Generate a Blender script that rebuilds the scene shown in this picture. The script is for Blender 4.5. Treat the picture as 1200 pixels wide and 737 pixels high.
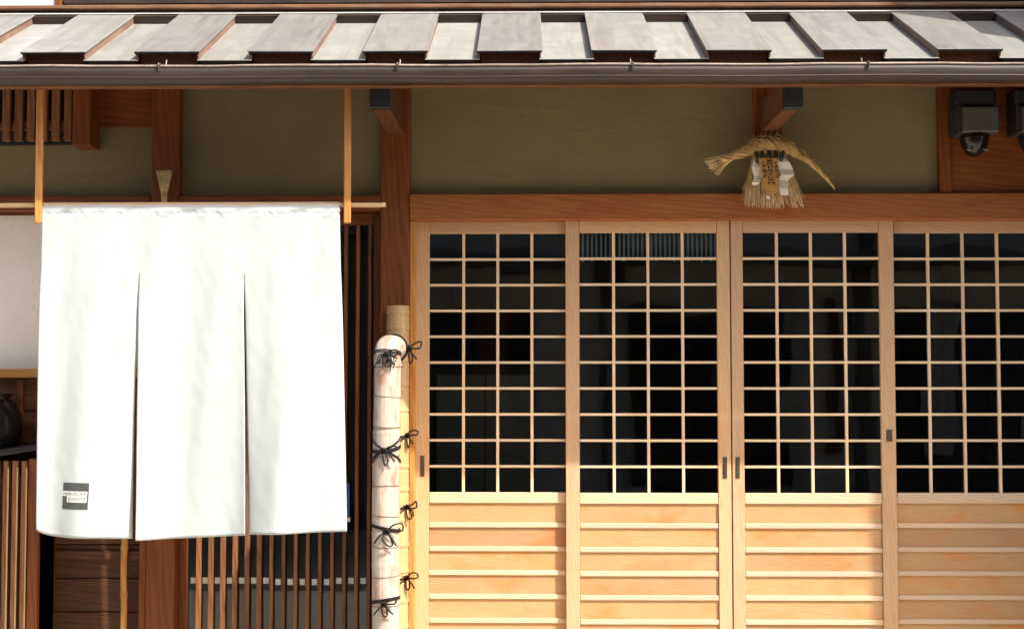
import bpy, bmesh, math, random
from mathutils import Vector, Matrix, noise

for _o in list(bpy.data.objects):
    bpy.data.objects.remove(_o)
SC = bpy.context.scene
COL = SC.collection
random.seed(7)

# ------------------------------------------------------------------ camera
CAM = Vector((0.0, -6.5, 1.5))
FPX = 1633.0                       # focal length in photograph pixels (1200 wide)
PITCH = math.atan(81.5 / FPX)
YAW = math.radians(0.8)
cd = bpy.data.cameras.new('camera'); cam = bpy.data.objects.new('camera', cd); COL.objects.link(cam)
cd.sensor_width = 36.0; cd.lens = FPX / 1200.0 * 36.0
cd.clip_start = 0.05; cd.clip_end = 2000
cam.location = CAM
cam.rotation_euler = (math.pi / 2 + PITCH, 0, YAW)
SC.camera = cam
CAMR = cam.rotation_euler.to_matrix()

# ------------------------------------------------------------------ sky, sun, exposure
SUNV = Vector((1.25, -1.0, 1.82)).normalized()
w = bpy.data.worlds.new('World'); SC.world = w; w.use_nodes = True
nt = w.node_tree
sky = nt.nodes.new('ShaderNodeTexSky'); sky.sky_type = 'NISHITA'; sky.sun_disc = False
sky.sun_elevation = math.asin(SUNV.z); sky.sun_rotation = math.atan2(SUNV.x, SUNV.y)
sky.air_density = 0.8; sky.dust_density = 4.0; sky.ozone_density = 0.6
bg = nt.nodes['Background']; bg.inputs['Strength'].default_value = 0.14
nt.links.new(sky.outputs['Color'], bg.inputs['Color'])
sd = bpy.data.lights.new('sun', 'SUN'); sd.energy = 3.15; sd.angle = math.radians(0.6); sd.color = (1.0, 0.945, 0.86)
sun = bpy.data.objects.new('sun', sd); COL.objects.link(sun)
sun.location = (6, -8, 12)
sun.rotation_euler = SUNV.to_track_quat('Z', 'Y').to_euler()
SC.view_settings.view_transform = 'Standard'; SC.view_settings.look = 'None'
SC.view_settings.gamma = 1.0; SC.view_settings.exposure = 1.3
SC.view_settings.use_curve_mapping = False
SC.cycles.max_bounces = 8; SC.cycles.transparent_max_bounces = 12

# ------------------------------------------------------------------ helpers
def P(px, py, Y):
    """photograph pixel -> world point on the vertical plane y = Y (the plane the thing stands on)"""
    d = CAMR @ Vector(((px - 600.0) / FPX, (368.5 - py) / FPX, -1.0))
    return CAM + d * ((Y - CAM.y) / d.y)
def X(px, Y, py=430): return P(px, py, Y).x
def Z(py, Y, px=620): return P(px, py, Y).z

WPOS = {}
def _finish(o, parent, loc):
    WPOS[o.name] = Vector(loc)
    if parent is not None:
        o.parent = parent; o.location = Vector(loc) - WPOS[parent.name]
    else:
        o.location = loc
    COL.objects.link(o)
    return o
def empty(name, loc=(0, 0, 0), parent=None):
    o = bpy.data.objects.new(name, None); o.empty_display_size = 0.1
    return _finish(o, parent, loc)
def tag(o, label, cat, group=None):
    o['label'] = label; o['category'] = cat
    if group: o['group'] = group
    return o

def set_gc(me, axis, off=(0, 0, 0)):
    a = me.attributes.new('gc', 'FLOAT_VECTOR', 'POINT')
    perm = {0: (0, 1, 2), 1: (1, 0, 2), 2: (2, 0, 1)}[axis]
    buf = []
    for v in me.vertices:
        c = v.co
        buf += [c[perm[0]] + off[0], c[perm[1]] + off[1], c[perm[2]] + off[2]]
    a.data.foreach_set('vector', buf)

_cache = {}
def box_mesh(dx, dy, dz, mat, grain=None, bev=0.002):
    if grain is None:
        grain = max(range(3), key=lambda i: (dx, dy, dz)[i])
    key = (round(dx, 4), round(dy, 4), round(dz, 4), mat.name, grain, bev)
    if key in _cache: return _cache[key]
    bm = bmesh.new(); bmesh.ops.create_cube(bm, size=1.0)
    bmesh.ops.scale(bm, vec=(dx, dy, dz), verts=bm.verts)
    b = min(bev, 0.3 * min(dx, dy, dz))
    if b > 0:
        bmesh.ops.bevel(bm, geom=bm.edges[:], offset=b, segments=1, affect='EDGES', profile=0.5)
    me = bpy.data.meshes.new('box'); bm.to_mesh(me); bm.free()
    me.materials.append(mat); set_gc(me, grain)
    _cache[key] = me
    return me
def box(name, x0, x1, y0, y1, z0, z1, mat, parent=None, grain=None, bev=0.002):
    if x0 > x1: x0, x1 = x1, x0
    if y0 > y1: y0, y1 = y1, y0
    if z0 > z1: z0, z1 = z1, z0
    me = box_mesh(x1 - x0, y1 - y0, z1 - z0, mat, grain, bev)
    o = bpy.data.objects.new(name, me)
    return _finish(o, parent, ((x0 + x1) / 2, (y0 + y1) / 2, (z0 + z1) / 2))

class MB:
    """collects shapes in world space; build() links them as one mesh whose origin is its base"""
    def __init__(s): s.v = []; s.f = []; s.g = []; s.m = []
    def add(s, vs, fs, gs=None, mi=0):
        n = len(s.v); s.v += [Vector(v) for v in vs]; s.g += (gs or [tuple(v) for v in vs])
        s.f += [tuple(i + n for i in f) for f in fs]; s.m += [mi] * len(fs)
        return s
    def box(s, x0, x1, y0, y1, z0, z1, mi=0):
        vs = [(x, y, z) for z in (z0, z1) for y in (y0, y1) for x in (x0, x1)]
        return s.add(vs, [(0, 2, 3, 1), (4, 5, 7, 6), (0, 1, 5, 4), (2, 6, 7, 3), (0, 4, 6, 2), (1, 3, 7, 5)], None, mi)
    def tube(s, path, rad, seg=10, closed=False, mi=0, flat=1.0):
        path = [Vector(p) for p in path]; n = len(path)
        if not hasattr(rad, '__len__'): rad = [rad] * n
        vs = []; fs = []; gs = []
        up = Vector((0.31, 0.2, 0.93)); L = 0.0; prev = None
        for i, p in enumerate(path):
            a = path[(i - 1) % n] if (closed or i > 0) else p
            b = path[(i + 1) % n] if (closed or i < n - 1) else p
            t = (b - a).normalized() if (b - a).length > 1e-9 else Vector((0, 0, 1))
            u = (prev if prev is not None else up)
            u = u - t * u.dot(t)
            if u.length < 1e-4: u = Vector((1, 0, 0)) - t * t.x
            u.normalize(); prev = u.copy(); q = t.cross(u)
            if i: L += (p - path[i - 1]).length
            for k in range(seg):
                an = 2 * math.pi * k / seg
                vs.append(p + (u * math.cos(an) * flat + q * math.sin(an)) * rad[i])
                gs.append((L, rad[i] * math.cos(an), rad[i] * math.sin(an)))
        m = n if closed else n - 1
        for i in range(m):
            j = (i + 1) % n
            for k in range(seg):
                l = (k + 1) % seg
                fs.append((i * seg + k, i * seg + l, j * seg + l, j * seg + k))
        if not closed:
            fs.append(tuple(range(seg - 1, -1, -1))); fs.append(tuple((n - 1) * seg + k for k in range(seg)))
        return s.add(vs, fs, gs, mi)
    def build(s, name, mats, parent=None, origin=None, smooth=False):
        if not isinstance(mats, (list, tuple)): mats = [mats]
        lo = Vector([min(v[i] for v in s.v) for i in range(3)]); hi = Vector([max(v[i] for v in s.v) for i in range(3)])
        if origin is None: origin = Vector(((lo.x + hi.x) / 2, (lo.y + hi.y) / 2, lo.z))
        origin = Vector(origin)
        me = bpy.data.meshes.new(name)
        me.from_pydata([tuple(v - origin) for v in s.v], [], s.f)
        for m in mats: me.materials.append(m)
        me.polygons.foreach_set('material_index', s.m)
        a = me.attributes.new('gc', 'FLOAT_VECTOR', 'POINT')
        a.data.foreach_set('vector', [c for g in s.g for c in g])
        if smooth: me.polygons.foreach_set('use_smooth', [True] * len(me.polygons))
        me.update()
        o = bpy.data.objects.new(name, me)
        return _finish(o, parent, origin)

def smooth_path(pts, n=8):
    """Catmull-Rom through the points"""
    pts = [Vector(p) for p in pts]; out = []
    for i in range(len(pts) - 1):
        p0 = pts[max(i - 1, 0)]; p1 = pts[i]; p2 = pts[i + 1]; p3 = pts[min(i + 2, len(pts) - 1)]
        for k in range(n):
            t = k / n
            out.append(0.5 * ((2 * p1) + (p2 - p0) * t + (2 * p0 - 5 * p1 + 4 * p2 - p3) * t * t + (3 * p1 - p0 - 3 * p2 + p3) * t ** 3))
    out.append(pts[-1])
    return out

# ------------------------------------------------------------------ materials
class NT:
    def __init__(s, name):
        s.mat = bpy.data.materials.new(name); s.mat.use_nodes = True; s.t = s.mat.node_tree
        s.b = s.t.nodes['Principled BSDF']; s.out = s.t.nodes['Material Output']
    def n(s, typ, ins=None, **kw):
        nd = s.t.nodes.new(typ)
        for k, v in kw.items(): setattr(nd, k, v)
        for k, v in (ins or {}).items(): s.set(nd.inputs[k], v)
        return nd
    def set(s, sock, v):
        if isinstance(v, bpy.types.NodeSocket): s.t.links.new(v, sock)
        else: sock.default_value = v
    def math(s, op, a, b=0.0, clamp=False):
        nd = s.n('ShaderNodeMath', {0: a, 1: b}, operation=op, use_clamp=clamp); return nd.outputs[0]
    def vmath(s, op, a, b):
        nd = s.n('ShaderNodeVectorMath', {0: a, 1: b}, operation=op); return nd.outputs[0]
    def mix(s, f, a, b, blend='MIX'):
        nd = s.n('ShaderNodeMix', data_type='RGBA', blend_type=blend)
        s.set(nd.inputs[0], f); s.set(nd.inputs[6], a); s.set(nd.inputs[7], b); return nd.outputs[2]
    def noise(s, vec, scale, detail=4, rough=0.55, dist=0.0):
        return s.n('ShaderNodeTexNoise', {'Vector': vec, 'Scale': scale, 'Detail': detail, 'Roughness': rough, 'Distortion': dist}).outputs[0]
    def ramp(s, f, stops):
        nd = s.n('ShaderNodeValToRGB', {0: f}); cr = nd.color_ramp
        while len(cr.elements) < len(stops): cr.elements.new(0.5)
        for e, (p, c) in zip(cr.elements, stops):
            e.position = p; e.color = c if len(c) == 4 else (*c, 1)
        return nd.outputs[0]
    def mrange(s, f, a, b, c, d):
        return s.n('ShaderNodeMapRange', {0: f, 1: a, 2: b, 3: c, 4: d}).outputs[0]
    def bump(s, h, strength, dist=0.01):
        nd = s.n('ShaderNodeBump', {'Height': h, 'Strength': strength, 'Distance': dist}); s.set(s.b.inputs['Normal'], nd.outputs[0])
def rgb(c): return (c[0], c[1], c[2], 1.0)

def wood(name, base, dark, rough=0.55, grain=1.0, vary=0.18, knots=0.5, bump=0.25, weather=None, rw=0.24):
    m = NT(name)
    at = m.n('ShaderNodeAttribute', attribute_name='gc').outputs['Vector']
    rnd = m.n('ShaderNodeObjectInfo').outputs['Random']
    off = m.n('ShaderNodeCombineXYZ', {0: m.math('MULTIPLY', rnd, 37.0), 1: m.math('MULTIPLY', rnd, 11.3), 2: m.math('MULTIPLY', rnd, 23.7)}).outputs[0]
    v = m.vmath('ADD', at, off)
    vs = m.vmath('MULTIPLY', v, (1.3, 14.0, 14.0))
    g1 = m.noise(vs, 2.2 * grain, 6, 0.6, 1.2)
    vf = m.vmath('MULTIPLY', v, (6.0, 160.0, 160.0))
    g2 = m.noise(vf, 1.6 * grain, 3, 0.6, 0.3)
    rings = m.n('ShaderNodeTexWave', {'Vector': m.vmath('MULTIPLY', v, (0.9, 9.0, 9.0)), 'Scale': 2.4 * grain, 'Distortion': 7.0, 'Detail': 3.0, 'Detail Scale': 1.1},
                wave_type='BANDS', bands_direction='DIAGONAL').outputs[1]
    big = m.noise(m.vmath('MULTIPLY', v, (2.6, 6.0, 6.0)), 1.6, 3, 0.5, 0.6)
    f = m.math('ADD', m.math('MULTIPLY', g1, 0.74 - rw), m.math('ADD', m.math('MULTIPLY', g2, 0.26), m.math('MULTIPLY', rings, rw)))
    mid = tuple(base[i] * 0.62 + dark[i] * 0.38 for i in range(3))
    c = m.ramp(f, [(0.26, rgb(dark)), (0.46, rgb(mid)), (0.66, rgb(base)), (0.85, rgb(tuple(min(1, x * 1.12) for x in base)))])
    red = tuple(min(1.0, dark[i] * (1.25, 0.95, 0.75)[i]) for i in range(3))
    kf = m.mrange(big, 0.52, 0.72, 0.0, knots)
    c = m.mix(kf, c, rgb(red))
    val = m.mrange(rnd, 0, 1, 1.0 - vary, 1.0 + vary)
    c = m.mix(1.0, c, m.n('ShaderNodeCombineXYZ', {0: val, 1: val, 2: m.math('MULTIPLY', val, m.mrange(rnd, 0, 1, 1.04, 0.94))}).outputs[0], 'MULTIPLY')
    if weather:
        geo = m.n('ShaderNodeNewGeometry').outputs['Position']
        wf = m.mrange(m.noise(m.vmath('MULTIPLY', geo, (9.0, 9.0, 1.6)), 1.0, 5, 0.65), 0.5, 0.75, 0.0, weather[0])
        c = m.mix(wf, c, rgb(weather[1]))
    m.set(m.b.inputs['Base Color'], c)
    m.set(m.b.inputs['Roughness'], m.mrange(g1, 0.3, 0.7, rough - 0.08, rough + 0.12))
    m.b.inputs['Specular IOR Level'].default_value = 0.35
    m.bump(m.math('ADD', m.math('MULTIPLY', g2, 0.6), g1), bump, 0.004)
    return m.mat

def plain(name, col, rough=0.6, metal=0.0, nscale=30.0, namp=0.12, bump=0.1, spec=0.5, stretch=(1, 1, 1)):
    m = NT(name)
    co = m.vmath('MULTIPLY', m.n('ShaderNodeNewGeometry').outputs['Position'], stretch)
    n1 = m.noise(co, nscale, 5, 0.6); n2 = m.noise(co, nscale * 0.13, 4, 0.6)
    k = m.math('ADD', m.mrange(n1, 0.3, 0.7, -namp, namp), m.mrange(n2, 0.3, 0.7, 1 - namp, 1 + namp))
    c = m.mix(1.0, rgb(col), m.n('ShaderNodeCombineXYZ', {0: k, 1: k, 2: k}).outputs[0], 'MULTIPLY')
    m.set(m.b.inputs['Base Color'], c)
    m.set(m.b.inputs['Roughness'], m.mrange(n2, 0.3, 0.7, max(0.04, rough - 0.1), min(1, rough + 0.1)))
    m.b.inputs['Metallic'].default_value = metal
    m.b.inputs['Specular IOR Level'].default_value = spec
    if bump: m.bump(n1, bump, 0.004)
    return m.mat

M = {}
M['muntin'] = wood('lattice_bar_wood', (0.80, 0.62, 0.42), (0.70, 0.51, 0.32), 0.5, 1.6, 0.10, 0.15, 0.06)
M['hinoki'] = wood('hinoki_wood', (0.62, 0.405, 0.235), (0.51, 0.315, 0.165), 0.5, 1.9, 0.06, 0.3, 0.12)
M['panel'] = wood('panel_board_wood', (0.50, 0.315, 0.158), (0.42, 0.228, 0.095), 0.5, 1.8, 0.12, 0.95, 0.12, None, 0.10)
M['slat'] = wood('door_slat_wood', (0.65, 0.50, 0.345), (0.58, 0.42, 0.27), 0.5, 1.8, 0.09, 0.15, 0.1)
M['beam'] = wood('beam_wood', (0.40, 0.145, 0.036), (0.25, 0.078, 0.018), 0.5, 1.3, 0.08, 0.7, 0.2)
M['dark'] = wood('dark_stained_wood', (0.215, 0.062, 0.012), (0.115, 0.030, 0.006), 0.55, 0.9, 0.15, 0.5, 0.25)
M['lattice'] = wood('lattice_wood', (0.27, 0.115, 0.045), (0.14, 0.05, 0.02), 0.55, 1.0, 0.25, 0.4, 0.2)
M['orange'] = wood('varnished_cedar', (0.55, 0.27, 0.075), (0.38, 0.155, 0.035), 0.4, 1.0, 0.1, 0.5, 0.15)
M['sill'] = wood('weathered_sill_wood', (0.21, 0.11, 0.058), (0.12, 0.055, 0.028), 0.65, 1.0, 0.1, 0.6, 0.3, (0.6, (0.19, 0.14, 0.10)))
M['eave'] = wood('eave_wood', (0.15, 0.06, 0.025), (0.07, 0.026, 0.011), 0.6, 1.0, 0.15, 0.4, 0.25)
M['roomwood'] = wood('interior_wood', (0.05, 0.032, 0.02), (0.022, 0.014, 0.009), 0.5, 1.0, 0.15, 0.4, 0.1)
M['boards'] = wood('wall_board_wood', (0.13, 0.052, 0.022), (0.055, 0.021, 0.010), 0.6, 1.0, 0.25, 0.5, 0.3)

def plaster_mat():
    m = NT('clay_plaster')
    co = m.n('ShaderNodeNewGeometry').outputs['Position']
    n1 = m.noise(co, 260, 4, 0.7); n2 = m.noise(co, 3.2, 5, 0.6); n3 = m.noise(m.vmath('MULTIPLY', co, (6, 6, 1.0)), 1.4, 4, 0.6)
    c = m.ramp(m.math('ADD', m.math('MULTIPLY', n2, 0.55), m.math('MULTIPLY', n1, 0.45)), [(0.3, (0.215, 0.173, 0.090, 1)), (0.7, (0.275, 0.222, 0.118, 1))])
    c = m.mix(m.mrange(n3, 0.55, 0.75, 0, 0.25), c, (0.215, 0.155, 0.078, 1))
    fl = m.noise(m.vmath('MULTIPLY', co, (90, 90, 260)), 1.0, 2, 0.5, 1.5)
    c = m.mix(m.mrange(fl, 0.66, 0.72, 0, 0.5), c, (0.36, 0.30, 0.17, 1))
    tw = m.noise(m.vmath('MULTIPLY', co, (3.0, 3.0, 11.0)), 1.0, 4, 0.6, 1.0)
    c = m.mix(m.mrange(tw, 0.5, 0.7, 0, 0.3), c, (0.19, 0.15, 0.08, 1))
    m.set(m.b.inputs['Base Color'], c); m.b.inputs['Roughness'].default_value = 0.9; m.b.inputs['Specular IOR Level'].default_value = 0.15
    m.bump(m.math('ADD', n1, m.math('MULTIPLY', tw, 2.0)), 0.4, 0.004)
    return m.mat
M['plaster'] = plaster_mat()

def roof_mat(name, base, stain):
    m = NT(name)
    at = m.n('ShaderNodeNewGeometry').outputs['Position']
    rnd = m.n('ShaderNodeObjectInfo').outputs['Random']
    off = m.n('ShaderNodeCombineXYZ', {0: m.math('MULTIPLY', rnd, 17.0), 1: m.math('MULTIPLY', rnd, 7.0), 2: 0.0}).outputs[0]
    v = m.vmath('ADD', at, off)
    n1 = m.noise(m.vmath('MULTIPLY', v, (16, 1.6, 1.6)), 1.0, 5, 0.65, 0.5)
    n2 = m.noise(v, 5.0, 5, 0.6); n3 = m.noise(v, 120, 3, 0.6)
    n4 = m.noise(m.vmath('MULTIPLY', v, (1.2, 9, 9)), 1.0, 3, 0.5)
    c = m.mix(m.mrange(n1, 0.46, 0.66, 0, 0.65), rgb(base), rgb(stain))
    c = m.mix(m.mrange(n2, 0.42, 0.62, 0, 0.85), c, (base[0] * 0.74, base[1] * 0.76, base[2] * 0.74, 1))
    c = m.mix(m.mrange(n4, 0.5, 0.75, 0, 0.35), c, (base[0] * 1.05, base[1] * 0.9, base[2] * 0.86, 1))
    c = m.mix(m.mrange(n3, 0.64, 0.74, 0, 0.4), c, rgb(tuple(x * 0.6 for x in stain)))
    k = m.mrange(rnd, 0, 1, 0.9, 1.1)
    c = m.mix(1.0, c, m.n('ShaderNodeCombineXYZ', {0: k, 1: k, 2: k}).outputs[0], 'MULTIPLY')
    m.set(m.b.inputs['Base Color'], c)
    m.b.inputs['Metallic'].default_value = 0.0
    m.set(m.b.inputs['Roughness'], m.mrange(n2, 0.3, 0.7, 0.42, 0.62))
    m.bump(m.math('ADD', m.math('MULTIPLY', n2, 0.8), m.math('MULTIPLY', n3, 0.15)), 0.15, 0.02)
    return m.mat
M['roof'] = roof_mat('weathered_grey_roof_metal', (0.255, 0.258, 0.236), (0.15, 0.13, 0.112))
M['roofcap'] = roof_mat('weathered_roof_cap_metal', (0.21, 0.207, 0.19), (0.11, 0.092, 0.082))
M['roofside'] = plain('brown_roof_batten_side', (0.20, 0.12, 0.085), 0.6, 0, 40, 0.25, 0.1)
M['flash'] = plain('pale_flashing', (0.50, 0.47, 0.42), 0.5, 0, 30, 0.1, 0.05)
M['gutter'] = plain('brown_gutter_enamel', (0.038, 0.024, 0.016), 0.5, 0, 12, 0.16, 0.03, 0.5, (1, 6, 6))
M['gutterrim'] = plain('lit_gutter_rim', (0.30, 0.235, 0.19), 0.35, 0, 30, 0.25, 0.03)  # pale base colour paints in the lit line along the rim
M['metal'] = plain('glint_grey', (0.22, 0.18, 0.15), 0.5, 0.3, 60, 0.2, 0.05)
M['blackmetal'] = plain('black_metal', (0.018, 0.019, 0.021), 0.45, 0.0, 60, 0.2, 0.05)
M['bronze'] = plain('dark_bronze', (0.11, 0.09, 0.07), 0.45, 0.5, 80, 0.2, 0.05)
M['greybox'] = plain('grey_lamp_housing', (0.085, 0.083, 0.077), 0.5, 0, 60, 0.08, 0.03)
M['greypale'] = plain('reflection_grey', (0.30, 0.30, 0.26), 0.6, 0, 30, 0.1, 0.03)  # serves only the parts that stand in for reflections
M['concrete'] = plain('street_concrete', (0.46, 0.40, 0.32), 0.85, 0, 60, 0.14, 0.2)
M['paving'] = plain('pale_street_paving', (0.44, 0.375, 0.29), 0.85, 0, 90, 0.16, 0.3)
M['stone'] = plain('foundation_stone', (0.26, 0.25, 0.235), 0.8, 0, 90, 0.25, 0.3)
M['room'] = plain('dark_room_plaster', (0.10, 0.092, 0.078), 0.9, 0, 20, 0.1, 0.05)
M['whitepanel'] = plain('white_panel', (0.72, 0.73, 0.76), 0.6, 0, 10, 0.05, 0)
M['rope'] = plain('black_palm_rope', (0.016, 0.014, 0.013), 0.85, 0, 300, 0.4, 0.4, 0.2)
M['straw'] = plain('rice_straw', (0.60, 0.42, 0.18), 0.75, 0, 220, 0.3, 0.3, 0.25)
M['strawpale'] = plain('pale_rice_straw', (0.70, 0.55, 0.30), 0.75, 0, 220, 0.3, 0.3, 0.25)
M['darktuft'] = plain('dark_tuft_brown', (0.035, 0.032, 0.018), 0.6, 0, 90, 0.3, 0.1)
M['paper'] = plain('white_paper', (0.74, 0.70, 0.63), 0.8, 0, 50, 0.05, 0.05)
M['tagwood'] = wood('tag_wood', (0.58, 0.33, 0.11), (0.42, 0.21, 0.06), 0.6, 2.0, 0.02, 0.2, 0.1)
M['ink'] = plain('black_ink', (0.03, 0.018, 0.014), 0.7, 0, 90, 0.1, 0)
M['print'] = plain('charcoal_print', (0.060, 0.066, 0.062), 0.8, 0, 400, 0.18, 0.1)
M['printpale'] = plain('pale_print', (0.66, 0.66, 0.62), 0.85, 0, 300, 0.05, 0.05)
M['blue'] = plain('blue_sticker', (0.03, 0.09, 0.34), 0.4, 0, 40, 0.2, 0)
M['marker'] = plain('white_marker_film', (0.75, 0.77, 0.74), 0.6, 0, 120, 0.1, 0)
M['jar'] = plain('black_glazed_ceramic', (0.012, 0.011, 0.011), 0.25, 0, 20, 0.2, 0.03)
M['lid'] = plain('dark_lacquer', (0.02, 0.016, 0.016), 0.35, 0, 40, 0.2, 0.05)
M['oppwall'] = plain('facing_house_plaster', (0.5, 0.46, 0.38), 0.9, 0, 20, 0.1, 0.1)
M['tile'] = plain('grey_roof_tile', (0.09, 0.095, 0.1), 0.5, 0, 60, 0.2, 0.1)

def screen_mat():
    m = NT('frosted_screen')
    co = m.n('ShaderNodeNewGeometry').outputs['Position']
    n1 = m.noise(co, 4, 4, 0.6); n2 = m.noise(m.vmath('MULTIPLY', co, (14, 1, 5)), 2.0, 2, 0.5, 2.0)
    c = m.ramp(n1, [(0.3, (0.80, 0.74, 0.63, 1)), (0.7, (0.87, 0.82, 0.72, 1))])
    c = m.mix(m.mrange(n2, 0.66, 0.70, 0, 0.35), c, (0.5, 0.48, 0.42, 1))  # faint grey lines paint in a reflection of plants
    m.set(m.b.inputs['Base Color'], c); m.b.inputs['Roughness'].default_value = 0.6
    return m.mat
M['screen'] = screen_mat()

def glass_mat(name, tint, rough=0.0):
    m = NT(name); t = m.t
    tr = m.n('ShaderNodeBsdfTransparent', {0: (*tint, 1)}); gl = m.n('ShaderNodeBsdfGlossy', {'Color': (1, 1, 1, 1), 'Roughness': rough})
    co = m.n('ShaderNodeNewGeometry').outputs['Position']
    bp = m.n('ShaderNodeBump', {'Height': m.noise(co, 3.0, 2, 0.4), 'Strength': 0.05, 'Distance': 0.02})
    m.set(gl.inputs['Normal'], bp.outputs[0])
    fr = m.n('ShaderNodeFresnel', {'IOR': 1.5})
    mx = m.n('ShaderNodeMixShader'); m.set(mx.inputs[0], fr.outputs[0]); m.set(mx.inputs[1], tr.outputs[0]); m.set(mx.inputs[2], gl.outputs[0])
    m.set(m.out.inputs['Surface'], mx.outputs[0])
    return m.mat
M['glass'] = glass_mat('window_glass', (0.72, 0.76, 0.74), 0.01)

def cloth_mat():
    m = NT('white_cotton')
    co = m.n('ShaderNodeNewGeometry').outputs['Position']
    at = m.n('ShaderNodeAttribute', attribute_name='gc').outputs['Vector']
    wv1 = m.n('ShaderNodeTexWave', {'Vector': at, 'Scale': 420.0, 'Distortion': 0.6}, bands_direction='X').outputs[1]
    wv2 = m.n('ShaderNodeTexWave', {'Vector': at, 'Scale': 420.0, 'Distortion': 0.6}, bands_direction='Z').outputs[1]
    n = m.noise(co, 5.0, 4, 0.6); nf = m.noise(co, 24, 4, 0.6)
    c = m.ramp(n, [(0.3, (0.505, 0.555, 0.55, 1)), (0.7, (0.565, 0.615, 0.61, 1))])
    m.set(m.b.inputs['Base Color'], c); m.b.inputs['Roughness'].default_value = 0.9; m.b.inputs['Specular IOR Level'].default_value = 0.1
    h = m.math('ADD', m.math('MULTIPLY', m.math('ADD', wv1, wv2), 0.04), m.math('MULTIPLY', nf, 0.25))
    m.bump(h, 0.25, 0.003)
    tl = m.n('ShaderNodeBsdfTranslucent', {0: (0.75, 0.74, 0.68, 1)})
    mx = m.n('ShaderNodeMixShader', {0: 0.14}); m.set(mx.inputs[1], m.b.outputs[0]); m.set(mx.inputs[2], tl.outputs[0])
    m.set(m.out.inputs['Surface'], mx.outputs[0])
    return m.mat
M['cloth'] = cloth_mat()

def bamboo_mat(name, a, b, patch, pf):
    m = NT(name)
    at = m.n('ShaderNodeAttribute', attribute_name='gc').outputs['Vector']
    rnd = m.n('ShaderNodeObjectInfo').outputs['Random']
    off = m.n('ShaderNodeCombineXYZ', {0: m.math('MULTIPLY', rnd, 31.0), 1: rnd, 2: rnd}).outputs[0]
    v = m.vmath('ADD', at, off)
    g = m.noise(m.vmath('MULTIPLY', v, (2, 90, 90)), 1.0, 4, 0.6)
    big = m.noise(m.vmath('MULTIPLY', v, (7, 22, 22)), 1.0, 3, 0.55)
    c = m.mix(m.mrange(g, 0.3, 0.7, 0, 1), rgb(a), rgb(b))
    c = m.mix(m.mrange(big, 0.52, 0.68, 0, pf), c, rgb(patch))
    m.set(m.b.inputs['Base Color'], c); m.b.inputs['Roughness'].default_value = 0.5
    m.bump(g, 0.2, 0.004)
    return m.mat
M['bamboo'] = bamboo_mat('tan_bamboo', (0.58, 0.40, 0.19), (0.46, 0.29, 0.12), (0.36, 0.2, 0.08), 0.4)
M['bamboowhite'] = bamboo_mat('bleached_bamboo_sheath', (0.56, 0.49, 0.41), (0.40, 0.33, 0.26), (0.40, 0.19, 0.115), 0.9)
M['bandgrey'] = plain('grey_binding_wire', (0.10, 0.075, 0.055), 0.6, 0, 90, 0.2, 0.05)
M['rod'] = bamboo_mat('pale_rod', (0.60, 0.42, 0.22), (0.50, 0.33, 0.15), (0.42, 0.24, 0.1), 0.4)

# ------------------------------------------------------------------ ground and street
def ground():
    m = MB(); m.add([(-150, -150, -0.17), (150, -150, -0.17), (150, 150, -0.17), (-150, 150, -0.17)], [(0, 1, 2, 3)])
    o = m.build('ground', M['stone'], origin=(0, 0, -0.17)); o['kind'] = 'structure'
    m = MB(); m.box(-60, 60, -6.9, -1.5, -0.2, -0.15); o = m.build('road', M['paving']); o['kind'] = 'structure'
    m = MB(); m.box(-60, 60, -1.5, 0.4, -0.2, -0.05)
    o = m.build('pavement', M['concrete']); o['kind'] = 'structure'
    m = MB(); m.box(-60, 60, -8.4, -6.9, -0.2, -0.05)
    o = m.build('far_pavement', M['concrete']); o['kind'] = 'structure'
ground()

# ------------------------------------------------------------------ the shop building
B = empty('shop_building')
tag(B, 'old wooden shop front with clay plaster walls under a grey metal roof', 'building')
ZTOP = 3.02                                    # top of the ground-floor wall, hidden by the eave
pf, pb = -0.05, 0.07                           # posts, front and back
XL, XR = -3.1, 3.0                             # ends of the facade
x_mp0, x_mp1 = X(446, pf, 250), X(480, pf, 250)
box('post', x_mp0, x_mp1, pf, pb, -0.02, ZTOP, M['dark'], B, 2, 0.004)
x_lp0, x_lp1 = X(177, pf, 170), X(210.5, pf, 170)
box('post', x_lp0, x_lp1, pf, pb, -0.02, ZTOP, M['dark'], B, 2, 0.004)
x_rp0, x_rp1 = X(884, pf, 170), X(917, pf, 170)
bt, bb = Z(227, -0.058), Z(258, -0.058)          # right beam
box('beam', x_mp1 + 0.001, XR, -0.058, 0.05, bb, bt, M['beam'], B, 0, 0.004)
box('post', x_rp0, x_rp1, pf, pb, bt + 0.001, ZTOP, M['dark'], B, 2, 0.004)
lt, lb = Z(230, -0.05, 200), Z(247, -0.05, 200)
for a, b in ((XL, x_lp0), (x_lp1, x_mp0)):
    box('beam', a, b, -0.055, 0.05, lb, lt, M['dark'], B, 0, 0.003)
# the narrow post beside the doors' outer edge (out of frame) closing the facade
box('post', XR, XR + 0.12, pf, pb, -0.02, ZTOP, M['dark'], B, 2, 0.004)
# plaster
def plaster(x0, x1, z0, z1): return box('plaster_wall', x0, x1, 0.005, 0.06, z0, z1, M['plaster'], B, 0, 0)
zb1 = Z(150, -0.0, 200)
plaster(XL, x_lp0, lt, zb1)
plaster(x_lp1, x_mp0, lt, ZTOP)
plaster(x_mp1, x_rp0, bt, ZTOP)
x_pan = X(1101, -0.03, 170)
plaster(x_rp1, x_pan, bt, ZTOP)
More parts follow.
